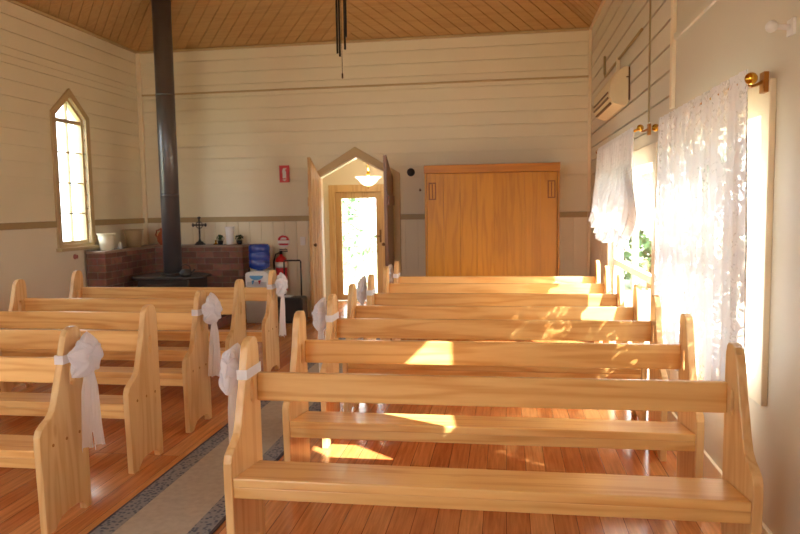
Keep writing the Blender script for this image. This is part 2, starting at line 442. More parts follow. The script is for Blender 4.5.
b = MB(); board_rows(b, WF, WB, DADO, EAVE, 0.163, left_ops, PL); board_cols(b, WF, WB, 0, DADO, 1.2, left_ops, PL, 0.003, 0.003); struct('wall_left', b, 'wall')
b = MB(); board_rows(b, WL - T, WR + T, DADO, EAVE, 0.163, back_ops, PB); board_cols(b, WL - T, WR + T, 0, DADO, 0.165, back_ops, PB); struct('wall_back', b, 'wall')
b = MB(); board_rows(b, 4.67, WB, DADO, EAVE, 0.163, right_ops, PR); board_cols(b, 4.67, WB, 0, DADO, 0.165, right_ops, PR)
board_rows(b, WF, 4.67, 0, EAVE, 4.0, right_ops, PR, 0.001, 0.0); struct('wall_right', b, 'smooth_wall')
b = MB(); board_rows(b, WL - T, WR + T, 0, EAVE, 0.163, front_ops, PF); struct('wall_front', b, 'wall')

b = MB(); b.box(WL - T, WR + T, WF - T, WB + T, -0.12, 0.0); struct('floor', b, 'floor')

# hipped board ceiling: diagonal boards parallel to the hips, mirrored at mid wall
def ceiling():
    mb = MB(); half = (WR - WL) / 2
    sides = [(Vector((WL, WB)), Vector((1, 0)), Vector((0, -1)), WR - WL), (Vector((WL, WF)), Vector((0, 1)), Vector((1, 0)), WB - WF),
             (Vector((WR, WF)), Vector((0, 1)), Vector((-1, 0)), WB - WF), (Vector((WL, WF)), Vector((1, 0)), Vector((0, 1)), WR - WL)]
    step, gap = 0.17, 0.014
    for o, du, dw, Ln in sides:
        P = lambda u, w, up: Vector((*(o + du * u + dw * w), EAVE + PITCH * w + up))
        h = Ln / 2
        for mirror in (0, 1):
            q = lambda u, w, up: P(Ln - u, w, up) if mirror else P(u, w, up)
            k = 0.0
            while k < h - 1e-6:
                k1 = min(k + step, h)
                for a, c, up in ((k, k + gap, 0.012), (k + gap, k1, 0.0)):
                    if c > k1: continue
                    def end(s): w = min(half, h - s); return (s + w, w)
                    ea, ec = end(a), end(c)
                    poly = [(a, 0), (c, 0), ec]
                    if ea[1] >= half - 1e-6 and ec[1] < half - 1e-6: poly.append((h, half))
                    poly.append(ea)
                    pts = []
                    for p in poly:
                        if not pts or (Vector(p) - Vector(pts[-1])).length > 1e-5: pts.append(p)
                    if len(pts) < 3: continue
                    lo = [mb.bm.verts.new(q(*p, up)) for p in pts]; hi = [mb.bm.verts.new(q(*p, 0.06)) for p in pts]
                    mb.bm.faces.new(lo); mb.bm.faces.new(hi[::-1])
                    for i in range(len(lo)):
                        j = (i + 1) % len(lo); mb.bm.faces.new((lo[i], hi[i], hi[j], lo[j]))
                k = k1
    return mb
struct('ceiling', ceiling(), 'ceiling')
b = MB()
for s in (-1, 1):                                        # roof sheet over the boards keeps daylight out of the joints
    pass
zr = EAVE + PITCH * (WR - WL) / 2; hw = (WR - WL) / 2
c = [(WL - T, WF - T), (WR + T, WF - T), (WR + T, WB + T), (WL - T, WB + T)]
e0 = EAVE - PITCH * T + 0.075; r0, r1 = (MID, WF + hw, zr + 0.075), (MID, WB - hw, zr + 0.075)
C3 = [(x, y, e0) for x, y in c]
b.face([C3[0], C3[1], r0]); b.face([C3[1], C3[2], r1, r0]); b.face([C3[2], C3[3], r1]); b.face([C3[3], C3[0], r0, r1])
ro = struct('trim_1', b, 'deck'); ro.name = 'roof_1'

# trims
def run(mb, x0, x1, y0, y1, z0, z1): mb.box(x0, x1, y0, y1, z0, z1)
n_trim = [0]
def trim(mb, mat, bevel=0.004):
    n_trim[0] += 1; return struct('trim_%d' % n_trim[0], mb, mat, bevel)
b = MB()                                                 # dado rail, left wall, either side of the lancets
ys = [WF] + [v for cc in sorted(LW) for v in (cc - 0.36, cc + 0.36)] + [WB]
for i in range(0, len(ys), 2): b.box(WL, WL + 0.022, ys[i], ys[i + 1], DADO - 0.035, DADO + 0.035)
trim(b, 'trim')
b = MB(); b.box(WL + 0.022, DX[0] - 0.1, WB - 0.022, WB, DADO - 0.035, DADO + 0.035); b.box(DX[1] + 0.1, WR - 0.03, WB - 0.022, WB, DADO - 0.035, DADO + 0.035); trim(b, 'trim')
b = MB(); b.box(WR - 0.03, WR, 7.42, WB - 0.03, DADO - 0.035, DADO + 0.035); b.box(WR - 0.03, WR, 4.80, 5.07, DADO + 0.02, DADO + 0.10); b.box(WR - 0.04, WR, 4.80, 5.07, DADO + 0.085, DADO + 0.10); trim(b, 'cream_trim')
b = MB(); b.box(WL, WR, WB - 0.02, WB, 3.03, 3.055); trim(b, 'window_trim')
b = MB(); b.box(WL, WL + 0.02, WF, WB - 0.02, 3.055, 3.085); trim(b, 'wall')
b = MB(); b.box(WL, WR, WB - 0.03, WB, EAVE - 0.03, EAVE); trim(b, 'window_trim')
b = MB(); b.box(WL, WL + 0.03, WF, WB - 0.03, EAVE - 0.03, EAVE); trim(b, 'window_trim')
b = MB(); b.box(WR - 0.03, WR, WF, WB - 0.03, EAVE - 0.03, EAVE); trim(b, 'cream_trim')
b = MB(); b.box(WL, WL + 0.05, WB - 0.05, WB, 0, EAVE - 0.03); trim(b, 'cream_trim')
b = MB(); b.box(WR - 0.035, WR, WB - 0.035, WB, 0, EAVE - 0.03); trim(b, 'cream_trim')
b = MB(); b.box(WR - 0.025, WR, 4.64, 4.70, 2.06, EAVE - 0.05); trim(b, 'cream_trim')
b = MB(); b.box(WR - 0.012, WR, 5.425, 5.445, 2.06, 3.2); trim(b, 'trim')
b = MB(); b.box(WR - 0.018, WR, 2.0, 4.64, 2.475, 2.515); trim(b, 'smooth_wall')
b = MB()
for a, c in ((WF, 5.08), (7.41, WB - 0.04)): b.box(WR - 0.018, WR, a, c, 0, 0.14)
o = struct('baseboard_right', b, 'cream_trim', 0.004)
b = MB(); b.box(WL, WL + 0.018, WF, WB, 0, 0.14); struct('baseboard_left', b, 'cream_trim', 0.004)
b = MB(); b.box(WL + 0.05, DX[0] - 0.1, WB - 0.018, WB, 0, 0.14); b.box(DX[1] + 0.1, WR - 0.035, WB - 0.018, WB, 0, 0.14); struct('baseboard_back', b, 'cream_trim', 0.004)

# ------------------------------------------------------------------ windows
def portal(loc, rot, sx, sy):
    l = bpy.data.lights.new('daylight_portal', 'AREA'); l.shape = 'RECTANGLE'; l.size = sx; l.size_y = sy; l.cycles.is_portal = True
    o = bpy.data.objects.new('daylight_portal', l); COL.objects.link(o); o.location = loc; o.rotation_euler = rot
def lancet_window(name, P, cu, w, z0, zs, za, mat='window_trim'):
    """P(u, depth, z): depth < 0 is inside the room"""
    root = struct(name)
    a, c = cu - w, cu + w
    def ring(o, i, d0, d1):                              # offset outline ring
        mb = MB()
        k = lambda e: [(a - e, z0 - e), (c + e, z0 - e), (c + e, zs + e * 0.4), (cu, za + e * 1.3), (a - e, zs + e * 0.4)]
        mb.outline(k(o), [k(i)], lambda u, v, d: P(u, d, v), d0, d1); return mb
    ring(0.075, -0.002, -0.025, -0.0).build('casing', mat, root, 0.004)
    ring(-0.001, -0.035, 0.02, 0.075).build('sash_frame', mat, root, 0.003)
    mb = MB(); mb.outline([(a + .03, z0 + .03), (c - .03, z0 + .03), (c - .03, zs), (cu, za - .04), (a + .03, zs)], [], lambda u, v, d: P(u, d, v), 0.045, 0.048)
    mb.build('glass_pane', 'glass', root)
    def bar(u0, u1, v0, v1, d0=0.03, d1=0.062):
        m = MB(); p = [P(u0, d0, v0), P(u1, d0, v0), P(u1, d1, v0), P(u0, d1, v0), P(u0, d0, v1), P(u1, d0, v1), P(u1, d1, v1), P(u0, d1, v1)]
        m.hexa(p).build('glazing_bar', mat, root)
    bar(a + .03, c - .03, zs - 0.07, zs - 0.025)
    bar(cu - 0.008, cu + 0.008, z0 + .03, za - .06)
    n = 4
    for i in range(1, n): bar(a + .03, c - .03, z0 + (zs - z0 - .05) * i / n - 0.007, z0 + (zs - z0 - .05) * i / n + 0.007)
    m = MB(); m.hexa([P(a - .1, -0.07, z0 - .075), P(c + .1, -0.07, z0 - .075), P(c + .1, 0.0, z0 - .075), P(a - .1, 0.0, z0 - .075),
                      P(a - .1, -0.075, z0 - .035), P(c + .1, -0.075, z0 - .035), P(c + .1, 0.0, z0 - .035), P(a - .1, 0.0, z0 - .035)])
    m.build('window_sill', mat, root, 0.005)
for i, cc in enumerate(LW):
    lancet_window('window_%d' % (i + 1), PL, cc, 0.28, 1.10, 2.56, 2.79)
    portal((WL - T - 0.02, cc, 1.92), (0, -PI / 2, 0), 1.75, 0.6)
for i, cc in enumerate((-3.9, -2.3)):
    lancet_window('window_%d' % (i + 4), PF, cc, 0.55, 0.9, 2.7, 3.2)
    portal((cc, WF - T - 0.02, 2.05), (PI / 2, 0, 0), 1.15, 2.35)

def sash_window(name, op, rails, mat_c='cream_trim', mullions=(), sill=True):
    y0, y1, z0, z1 = op; root = struct(name)
    m = MB(); m.outline([(y0 - .09, z0 - (0.09 if z0 > .1 else 0)), (y1 + .09, z0 - (0.09 if z0 > .1 else 0)), (y1 + .09, z1 + .13), (y0 - .09, z1 + .13)],
                        [[(y0 + .004, z0 + (0.004 if z0 > .1 else .01)), (y1 - .004, z0 + (0.004 if z0 > .1 else .01)), (y1 - .004, z1 - .004), (y0 + .004, z1 - .004)]], lambda u, v, d: PR(u, d, v), -0.025, 0.0)
    m.build('casing', mat_c, root, 0.004)
    m = MB(); k = lambda e: [(y0 + e, z0 + e), (y1 - e, z0 + e), (y1 - e, z1 - e), (y0 + e, z1 - e)]
    m.outline(k(0.001), [k(0.05)], lambda u, v, d: PR(u, d, v), 0.03, 0.08); m.build('sash_frame', 'white', root, 0.004)
    for r in rails: m = MB(); m.box(WR + .03, WR + .08, y0 + .05, y1 - .05, r - .03, r + .03); m.build('sash_rail', 'white', root, 0.004)
    for v in mullions: m = MB(); m.box(WR + .032, WR + .078, v - .035, v + .035, z0 + .05, z1 - .05); m.build('mullion', 'white', root, 0.004)
    m = MB(); m.box(WR + .052, WR + .056, y0 + .04, y1 - .04, z0 + .04, z1 - .04); m.build('glass_pane', 'glass', root)
    portal((WR + T + .02, (y0 + y1) / 2, (z0 + z1) / 2), (0, PI / 2, 0), z1 - z0, y1 - y0)
    return root
sash_window('window_6', NW, (1.36,))
sash_window('door_1', FD, (0.88,), mullions=(6.25,))
sash_window('window_7', SW, ())
sash_window('window_8', KW, (1.36,))

# ------------------------------------------------------------------ chapel doorway, porch and glazed front door
root = struct('door_2')
k = lambda e: [(DX[0] - e, 0), (DX[0] - e, 1.88 + e * .3), (MID, 2.15 + e * 1.2), (DX[1] + e, 1.88 + e * .3), (DX[1] + e, 0)]
b = MB(); b.outline(k(0.095) + [(DX[1] - .004, 0), (DX[1] - .004, 1.88), (MID, 2.147), (DX[0] + .004, 1.88), (DX[0] + .004, 0)], [], lambda u, v, d: PB(u, d, v), -0.03, 0.0)
b.build('casing', 'window_trim', root, 0.004)
b = MB(); b.outline([(DX[0], 0), (DX[0], 1.88), (MID, 2.15), (DX[1], 1.88), (DX[1], 0), (DX[1] - .02, 0), (DX[1] - .02, 1.87), (MID, 2.122), (DX[0] + .02, 1.87), (DX[0] + .02, 0)], [], lambda u, v, d: PB(u, d, v), 0.0, T)
b.build('reveal', 'cream_trim', root)
def gothic_leaf(name, x, sgn, mat, W=0.475):
    """leaf standing open square to the wall; tall at its free edge"""
    r = struct(name)
    m = MB(); y1 = WB - 0.035
    pr = [(y1, 0.02), (y1, 1.86), (y1 - W, 2.11), (y1 - W, 0.02)]
    m.outline(pr, [], lambda u, v, d: (x + d, u, v), 0.0, sgn * 0.04); m.build('door_panel', mat, r, 0.004)
    for i in range(1, 4):
        yy = y1 - W * i / 4
        q = MB(); q.box(x + (sgn * 0.04 if sgn > 0 else 0) - 0.004 * 0, x + sgn * 0.045, yy - 0.004, yy + 0.004, 0.05, 1.84); q.build('board_bead', mat, r)
    for z in (0.35, 1.55):
        q = MB(); q.box(x - sgn * 0.02, x, y1 - W + .04, y1 - .02, z - .06, z + .06); q.build('ledge', mat, r, 0.004)
    for z in (0.35, 1.55):
        q = MB(); q.cyl((x, WB - 0.033, z - .05), (x, WB - 0.033, z + .05), 0.012); q.build('hinge', 'handle_dark', r)
    q = MB(); q.ball((x + sgn * 0.065, y1 - W + 0.05, 1.0), 0.022); q.cyl((x + sgn * 0.038, y1 - W + .05, 1.0), (x + sgn * .06, y1 - W + .05, 1.0), 0.009); q.build('door_knob', 'handle_dark', r)
    return r
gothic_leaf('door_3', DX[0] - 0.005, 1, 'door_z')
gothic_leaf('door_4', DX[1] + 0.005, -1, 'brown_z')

PY0, PY1, PX0, PX1, PZ = WB + T, 10.6, -3.05, -1.15, 2.45
GD = (-2.66, -1.87, 0.0, 1.74)
b = MB(); b.box(PX0 - .1, PX0, PY0, PY1, 0, PZ); struct('wall_porch_left', b, 'smooth_wall')
b = MB(); b.box(PX1, PX1 + .1, PY0, PY1, 0, PZ); struct('wall_porch_right', b, 'smooth_wall')
b = MB(); b.box(PX0 - .1, PX1 + .1, PY0, PY1 + .1, PZ, PZ + .08); struct('ceiling_porch', b, 'cream_trim')
b = MB(); b.box(PX0 - .1, PX1 + .1, PY0, PY1 + .1, -.12, 0); struct('floor_porch', b, 'floor')
b = MB(); b.outline([(PX0 - .1, 0), (PX1 + .1, 0), (PX1 + .1, PZ), (PX0 - .1, PZ)], [[(GD[0], 0.002), (GD[1], 0.002), (GD[1], GD[3]), (GD[0], GD[3])]], lambda u, v, d: (u, PY1 + d, v), 0, .1); struct('wall_porch_back', b, 'smooth_wall')
r = struct('door_5')
b = MB(); b.outline([(GD[0] - .07, 0), (GD[0] - .07, GD[3] + .08), (GD[1] + .07, GD[3] + .08), (GD[1] + .07, 0), (GD[1] - .03, 0), (GD[1] - .03, GD[3] - .03), (GD[0] + .03, GD[3] - .03), (GD[0] + .03, 0)], [], lambda u, v, d: (u, PY1 + d, v), -.03, 0.0)
b.build('door_frame', 'door_frame', r, 0.005)
gx0, gx1 = GD[0] + .003, GD[1] - .003
b = MB(); b.outline([(gx0, .01), (gx1, .01), (gx1, GD[3] - .003), (gx0, GD[3] - .003)], [[(gx0 + .12, .1), (gx1 - .12, .1), (gx1 - .12, GD[3] - .13), (gx0 + .12, GD[3] - .13)]], lambda u, v, d: (u, PY1 + d, v), .02, .06)
b.build('door_leaf', 'door_frame', r, 0.004)
b = MB(); b.box(gx0 + .115, gx1 - .115, PY1 + .038, PY1 + .042, .095, GD[3] - .125); b.build('glass_pane', 'glass', r)
b = MB(); b.box(gx1 - .065, gx1 - .025, PY1 + .01, PY1 + .02, .92, 1.12); b.cyl((gx1 - .045, PY1 + .012, 1.02), (gx1 - .045, PY1 - .03, 1.02), .01); b.cyl((gx1 - .045, PY1 - .03, 1.02), (gx1 - .13, PY1 - .03, 1.02), .01); b.build('door_handle', 'handle_dark', r)
portal(((GD[0] + GD[1]) / 2, PY1 + .12, .9), (-PI / 2, 0, 0), .8, 1.7)

# pendant in the porch
t = thing('pendant_lamp', 'lit amber glass pendant lamp hanging in the porch beyond the open doors', 'lamp', (-1.93, 9.75, 1.83))
b = MB(); b.lathe([(.035, .585), (.06, .60), (.06, .618)], n=16); b.build('ceiling_rose', 'brass', t)
b = MB(); b.tube([(0, 0, .585), (0, 0, .14)], .006); b.build('chain', 'brass', t)
def ruff(a, kk): return 0.05 * math.cos(8 * a) if kk >= 5 else 0
b = MB(); b.lathe([(.012, -.06), (.05, -.055), (.09, -.03), (.12, .0), (.145, .035), (.175, .06), (.185, .072), (.17, .06), (.135, .035)], n=48, wob=ruff); b.build('glass_shade', 'lamp_glass', t, fix=True)
b = MB(); b.ball((0, 0, .05), .035); b.build('bulb', 'bulb', t)
b = MB(); b.lathe([(.001, -.10), (.014, -.085), (.006, -.07), (.018, -.06)], n=12); b.build('finial', 'brass', t)
b = MB(); b.lathe([(.03, .10), (.02, .13), (.008, .15)], n=12); b.build('lamp_holder', 'brass', t)
pl = bpy.data.lights.new('pendant_glow', 'POINT'); pl.energy = 2.2; pl.color = (1, .84, .62); pl.shadow_soft_size = .05
po = bpy.data.objects.new('pendant_glow', pl); COL.objects.link(po); po.parent = t; po.location = (0, 0, .13)

# ------------------------------------------------------------------ pews
END = [(-.215, 0), (-.275, 0), (-.280, .2), (-.288, .42), (-.287, .46), (-.272, .492), (-.24, .512), (-.205, .528), (-.178, .552), (-.160, .59), (-.142, .64), (-.105, .74), (-.078, .84),
       (-.062, .885), (-.04, .910), (-.008, .92), (.025, .918), (.048, .902), (.060, .87), (.064, .80), (.068, .5), (.070, .0), (.022, 0), (.018, .03), (.004, .035), (-.004, .05), (-.03, .056), (-.12, .054), (-.165, .045), (-.195, .022)]
SLOT = [(-.050, .655), (-.032, .640), (-.014, .655), (-.010, .70), (-.016, .737), (-.033, .748), (-.048, .730)]
TH = 0.036
def make_pew(width, label, group):
    """origin on the floor at the middle; width between outer faces of the ends"""
    t = thing('church_pew', label, 'pew', group=group)
    h = width / 2
    for s in (-1, 1):
        m = MB(); m.outline(END, [SLOT], lambda u, v, d: (d, u, v), s * h, s * (h - TH))
        e = m.build('end_panel', 'pine_z', t, 0.005)
        for dy in (-.20, -.10, 0.0):                      # plugged screw heads on the outer face
            q = MB(); q.cyl((s * (h - .002), dy, .40), (s * (h + .0015), dy, .40), .008, n=10); q.build('screw_plug', 'ward_x', e)
    i = h - TH
    m = MB(); m.box(-i, i, .022, .052, .632, .757); m.build('backrest_rail', 'pine_x', t, 0.006)
    m = MB(); m.hexa([(-i, -.282, .362), (i, -.282, .362), (i, .02, .328), (-i, .02, .328), (-i, -.282, .402), (i, -.282, .402), (i, .02, .366), (-i, .02, .366)]); m.build('seat', 'pine_x', t, 0.007)
    m = MB(); m.box(-i, i, -.274, -.246, .315, .362); m.build('seat_rail', 'pine_x', t, 0.004)
    m = MB(); m.box(-i, i, -.01, .018, .27, .3285); m.build('rear_seat_rail', 'pine_x', t, 0.004)
    return t
RY = [2.8272, 3.5683, 4.2862, 4.87, 5.5873, 6.3165, 6.95]
LY = [3.0315, 3.7726, 4.4817, 5.1915, 5.9839]
RX0, RX1 = -1.0977 - TH / 2, 0.8839 + TH / 2
LX0, LX1 = -4.0018 - TH / 2, -2.0809 + TH / 2
rl = ['golden pine pew nearest the camera, right of the runner, bow on aisle end',
      'second golden pine pew from the camera right of the runner, without a bow',
      'third pine pew right of the runner, its bow seen beside the doorway foot',
      'fourth pine pew from the camera right of the runner, its aisle end bare',
      'fifth pine pew right of the runner, bow showing against bright glass door',
      'sixth pine pew right of the runner, second last before the amber wardrobe',
      'last pine pew of the right block, directly in front of the amber wardrobe']
ll = ['pale pine pew nearest the camera left of the runner, with the largest tulle bow',
      'second pine pew from the camera left of the runner, bare aisle end with a slot',
      'third pine pew from the camera left of the runner, tulle bow on its aisle end',
      'fourth pine pew left of the runner, bare aisle end before the water cooler',
      'rearmost pine pew of the left block, closest to the wood heater']
p0 = make_pew(RX1 - RX0, rl[0], 'pews right of the aisle')
for i, y in enumerate(RY):
    o = p0 if i == 0 else dup(p0, rl[i]); o.location = ((RX0 + RX1) / 2, y, 0)
q0 = make_pew(LX1 - LX0, ll[0], 'pews left of the aisle')
for i, y in enumerate(LY):
    o = q0 if i == 0 else dup(q0, ll[i]); o.location = ((LX0 + LX1) / 2, y, 0)

# ------------------------------------------------------------------ tulle bows
def make_bow(label, seed):
    rnd = random.Random(seed)
    t = thing('tulle_bow', label, 'bow', group='white tulle bows tied to the pew ends')
    # band wrapped round the panel (the panel's outer face is x = 0)
    m = MB(); yf, yb = -.100, .068
    lp = [(.003, yf), (.003, yb), (-TH - .003, yb), (-TH - .003, yf)]
    lo = [(x + (.0015 if x > 0 else -.0015), y + (-.0015 if y < 0 else .0015)) for x, y in lp]
    for (a, c), (a2, c2) in zip(zip(lp, lp[1:] + lp[:1]), zip(lo, lo[1:] + lo[:1])):
        m.hexa([(a[0], a[1], -.02), (c[0], c[1], -.02), (c2[0], c2[1], -.02), (a2[0], a2[1], -.02), (a[0], a[1], .022), (c[0], c[1], .022), (c2[0], c2[1], .022), (a2[0], a2[1], .022)])
    m.build('band', 'ribbon', t)
    def loop(ang, Lh, w, dep, x0):
        m = MB(); ca, sa = math.cos(ang), math.sin(ang); ph = rnd.random() * 6
        def f(u, v):
            a = u * 2 * PI
            k = math.sin(PI * min(1, v) ** .85) ** .6 if 0 < v < 1 else 0.0
            rib = 1 + .13 * math.sin(6 * a + ph) + .06 * math.sin(11 * a + 2 * ph)
            r = Lh * v * (1 + .05 * math.sin(3 * a + ph))
            p = w * k * math.cos(a) * rib
            x = x0 + dep * k * math.sin(a) * rib + .018 * math.sin(PI * v)
            return (max(x, .005), ca * r - sa * p, sa * r + ca * p)
        m.grid(40, 14, f); m.build('loop', 'tulle', t)
    for a, Lh, w in ((.25, .125, .058), (PI - .3, .12, .056), (1.25, .12, .052), (PI - 1.15, .105, .05), (-.75, .115, .055), (PI + .65, .12, .056)):
        loop(a + rnd.uniform(-.15, .15), Lh * rnd.uniform(.9, 1.08), w, .034, .045 + rnd.uniform(-.004, .008))
    m = MB(); m.ball((.045, 0, -.002), .024, sc=(1.1, .9, 1)); m.build('knot', 'ribbon', t)
    for (dy, ln, wd) in ((-.03, .44, .10), (.075, .46, .10), (.02, .38, .08)):
        m = MB(); ph = rnd.random() * 6
        def f(u, v, dy=dy, ln=ln, wd=wd, ph=ph):
            sp = min(1, v * 3) ; w = wd * (.25 + .75 * sp)
            y = dy * (v ** .7) + (u - .5) * w
            x = .070 - .016 * min(1, v * 1.3) + .010 * math.sin(u * 11 + ph + v * 2) * (.4 + .6 * v)
            return (max(x, .006), y, -.01 - ln * v + .010 * math.sin(u * 5 + ph) * v)
        m.grid(20, 24, f); m.build('tail', 'tulle', t)
    return t
bow_spec = [('L', 0, 'large white tulle bow on the nearest left pew end, long tails hanging down'),
            ('L', 2, 'white tulle bow tied to the third left pew end from the camera'),
            ('L', 4, 'white tulle bow on the rearmost left pew end, in front of the fire extinguisher'),
            ('R', 0, 'white tulle bow on the aisle end of the pew nearest the camera on the right'),
            ('R', 2, 'white tulle bow on the third right pew end, left of the glass door'),
            ('R', 4, 'small white tulle bow seen against the bright glass door'),
            ('R', 6, 'smallest white tulle bow, on the last right pew below the dark door leaf')]
for n, (side, i, lab) in enumerate(bow_spec):
    o = make_bow(lab, 10 + n)
    if side == 'L': o.location = (LX1, LY[i], .775)
    else:
        o.location = (RX0, RY[i], .775); o.scale = (1, 1, 1)
        # face the aisle on the other side
        for ch in o.children:
            for v in ch.data.vertices: v.co.x = -v.co.x
            ch.data.flip_normals()

# ------------------------------------------------------------------ carpet runner
t = thing('carpet_runner', 'beige carpet runner with blue grey patterned borders along the aisle', 'carpet', (0, 0, 0))
c0, c1, ya, yb = -1.874, -1.331, -1.2, 8.45
b = MB(); b.box(c0 + .10, c1 - .10, ya, yb, 0.0005, .010); b.build('runner_field', 'carpet', t)
for x in (c0, c1 - .10):
    b = MB(); b.box(x, x + .10, ya, yb, 0.0005, .011); b.build('runner_border', 'border', t)
for x in (c0 - .012, c1):
    b = MB(); b.box(x, x + .012, ya, yb, 0.0005, .012); b.build('bound_edge', plain('dark_binding', srgb(74, 66, 74), .9), t)

# ------------------------------------------------------------------ wardrobe
wx0, wx1, wy0, wz = -.982, .640, 8.5, 1.965
t = thing('wardrobe', 'large amber timber wardrobe with two sliding doors against the back wall', 'wardrobe', ((wx0 + wx1) / 2, wy0, 0))
X = lambda v: v - (wx0 + wx1) / 2
hw_ = (wx1 - wx0) / 2; D_ = WB - .03 - wy0
b = MB(); b.box(-hw_, -hw_ + .025, 0.0, D_, 0, wz - .1); b.box(hw_ - .025, hw_, 0, D_, 0, wz - .1); b.box(-hw_ + .025, hw_ - .025, D_ - .02, D_, .05, wz - .1); b.box(-hw_ + .025, hw_ - .025, .02, D_ - .02, .0, .07); b.build('carcass', 'ward_z', t, 0.003)
b = MB(); b.box(-hw_ - .003, hw_ + .003, -.02, D_, wz - .1, wz); b.build('head_board', 'ward_x', t, 0.005)
for s in (-1, 1):
    xa, xb = (-hw_ + .028, .03) if s < 0 else (.0, hw_ - .028)
    y = .008 if s < 0 else .034
    b = MB()
    n = 4; w = (xb - xa) / n
    for i in range(n): b.box(xa + w * i, xa + w * (i + 1) - .0012, y, y + .022, .075, wz - .105)
    d = b.build('sliding_door', 'ward_z', t, 0.0015)
    hx = -hw_ + .095 if s < 0 else hw_ - .095
    b = MB(); b.outline([(hx - .045, 1.545), (hx + .045, 1.545), (hx + .045, 1.755), (hx - .045, 1.755)], [[(hx - .033, 1.558), (hx + .033, 1.558), (hx + .033, 1.742), (hx - .033, 1.742)]], lambda u, v, d_: (u, d_, v), y - .004, y + .002)
    b.box(hx - .006, hx + .006, y - .003, y + .001, 1.562, 1.738)
    b.build('flush_handle', 'handle_ring', d, 0.0015)

# ------------------------------------------------------------------ brick corner with heater
t = thing('brick_hearth', 'low red brown brick corner surround behind the wood heater', 'hearth', (WL, WB, 0))
lb = [(0.024, -.024), (.27, 0), (1.52, 0)]
b = MB(); b.outline([(.025, -1.46), (.27, -1.46), (.27, -.28), (1.52, -.28), (1.52, -.025), (.025, -.025)], [], lambda u, v, d: (u, v, d), 0, .97); b.build('brickwork', 'brick', t, 0.004)
b = MB(); b.outline([(.025, -1.475), (.285, -1.475), (.285, -.295), (1.535, -.295), (1.535, -.025), (.025, -.025)], [], lambda u, v, d: (u, v, d), .97, 1.0); b.build('capping', 'capping', t, 0.006)
b = MB(); b.box(.29, 1.45, -1.5, -.31, 0, .12); b.build('hearth_slab', 'brick', t, 0.005)
CAP = 1.0

t = thing('wood_heater', 'black wood heater with a flat top plate in the brick corner', 'stove', (-4.14, 8.14, .12), 0)
r45 = lambda pts: pts
b = MB(); b.outline([(-.44, -.20), (-.34, -.33), (.30, -.33), (.47, -.12), (.47, .10), (.20, .34), (-.40, .34), (-.44, .25)], [], lambda u, v, d: (u, v, d), .515, .545); b.build('top_plate', 'black_iron', t, .008)
b = MB(); b.box(-.34, .34, -.26, .28, .10, .515); b.build('firebox', 'black_iron', t, .02)
b = MB(); b.box(-.20, .20, -.285, -.262, .16, .46); d = b.build('stove_door', 'black_iron', t, .01)
b = MB(); b.cyl((.16, -.285, .31), (.16, -.32, .31), .012); b.cyl((.16, -.315, .25), (.16, -.315, .37), .012); b.build('door_handle', 'brass', d)
for sx in (-.28, .28):
    for sy in (-.2, .22):
        b = MB(); b.cyl((sx, sy, 0.0), (sx, sy, .11), .02, .03); b.build('leg', 'black_iron', t)
b = MB(); b.cyl((.02, -.02, .545), (.02, -.02, 3.95), .112, n=32); f = b.build('flue', 'flue', t)
for z in (1.52, 2.75):
    b = MB(); b.cyl((.02, -.02, z), (.02, -.02, z + .03), .114, n=32); b.build('flue_joint', 'flue', f)
b = MB(); b.lathe([(.114, .545), (.15, .548), (.15, .56), (.12, .575)], c=(.02, -.02, 0), n=32); b.build('flue_collar', 'black_iron', t)

t = thing('kettle', 'small black iron kettle on the heater top right of the flue', 'kettle', (-3.86, 7.93, .666))
b = MB(); b.lathe([(.06, 0), (.075, .02), (.075, .05), (.05, .085), (.02, .09)], n=20); b.build('body', 'black_iron', t)
b = MB(); b.tube([(-.06, 0, .07), (-.055, 0, .12), (0, 0, .145), (.055, 0, .12), (.06, 0, .07)], .005); b.build('handle', 'black_iron', t)
b = MB(); b.tube([(.06, 0, .03), (.095, 0, .06), (.115, 0, .085)], .011); b.build('spout', 'black_iron', t)

# things on the brick top
def pot(name, label, loc, r0, r1, h, mat, cat='pot', rim=True):
    t = thing(name, label, cat, loc)
    b = MB(); b.lathe([(r0, 0), (r1 * .98, h), (r1 * .98 - .006, h), (r0 - .006, .01), (.001, .01)], n=24); b.build('body', mat, t)
    if rim: b = MB(); b.lathe([(r1 * .98, h - .012), (r1 * 1.06, h - .008), (r1 * 1.06, h + .004), (r1 * .95, h + .004), (r1 * .95, h - .012)], n=24); b.build('rim', mat, t)
    return t
p = pot('bucket', 'cream enamel bucket on the brick ledge beside the lancet window', (-4.80, 7.80, CAP), .075, .105, .20, 'cream_pot', 'bucket')
b = MB(); b.tube([(0.105 * math.cos(a), .02, .2 - .085 * math.sin(a) * .6) for a in [PI * i / 10 for i in range(11)]], .003); b.build('bail_handle', 'cream_pot', p)
pot('plant_pot', 'beige tapered pot on the brick ledge just left of the flue', (-4.80, 8.42, CAP), .085, .12, .23, 'beige_pot')
p = thing('ornament', 'tiny white ornament between the two pots on the brick ledge', 'ornament', (-4.78, 8.06, CAP))
b = MB(); b.lathe([(.028, 0), (.035, .02), (.02, .045), (.026, .06), (.012, .08), (.001, .085)], n=16); b.build('body', 'plastic_white', p)
p = thing('jug', 'terracotta jug in the corner of the brick ledge, half behind the flue', 'jug', (-4.62, 8.90, CAP))
b = MB(); b.lathe([(.06, 0), (.095, .05), (.10, .11), (.07, .17), (.05, .20), (.06, .23), (.05, .23), (.04, .2)], n=20); b.build('body', 'terracotta', p)
b = MB(); b.tube([(-.05, 0, .21), (-.11, 0, .2), (-.125, 0, .14), (-.09, 0, .08)], .009); b.build('handle', 'terracotta', p)

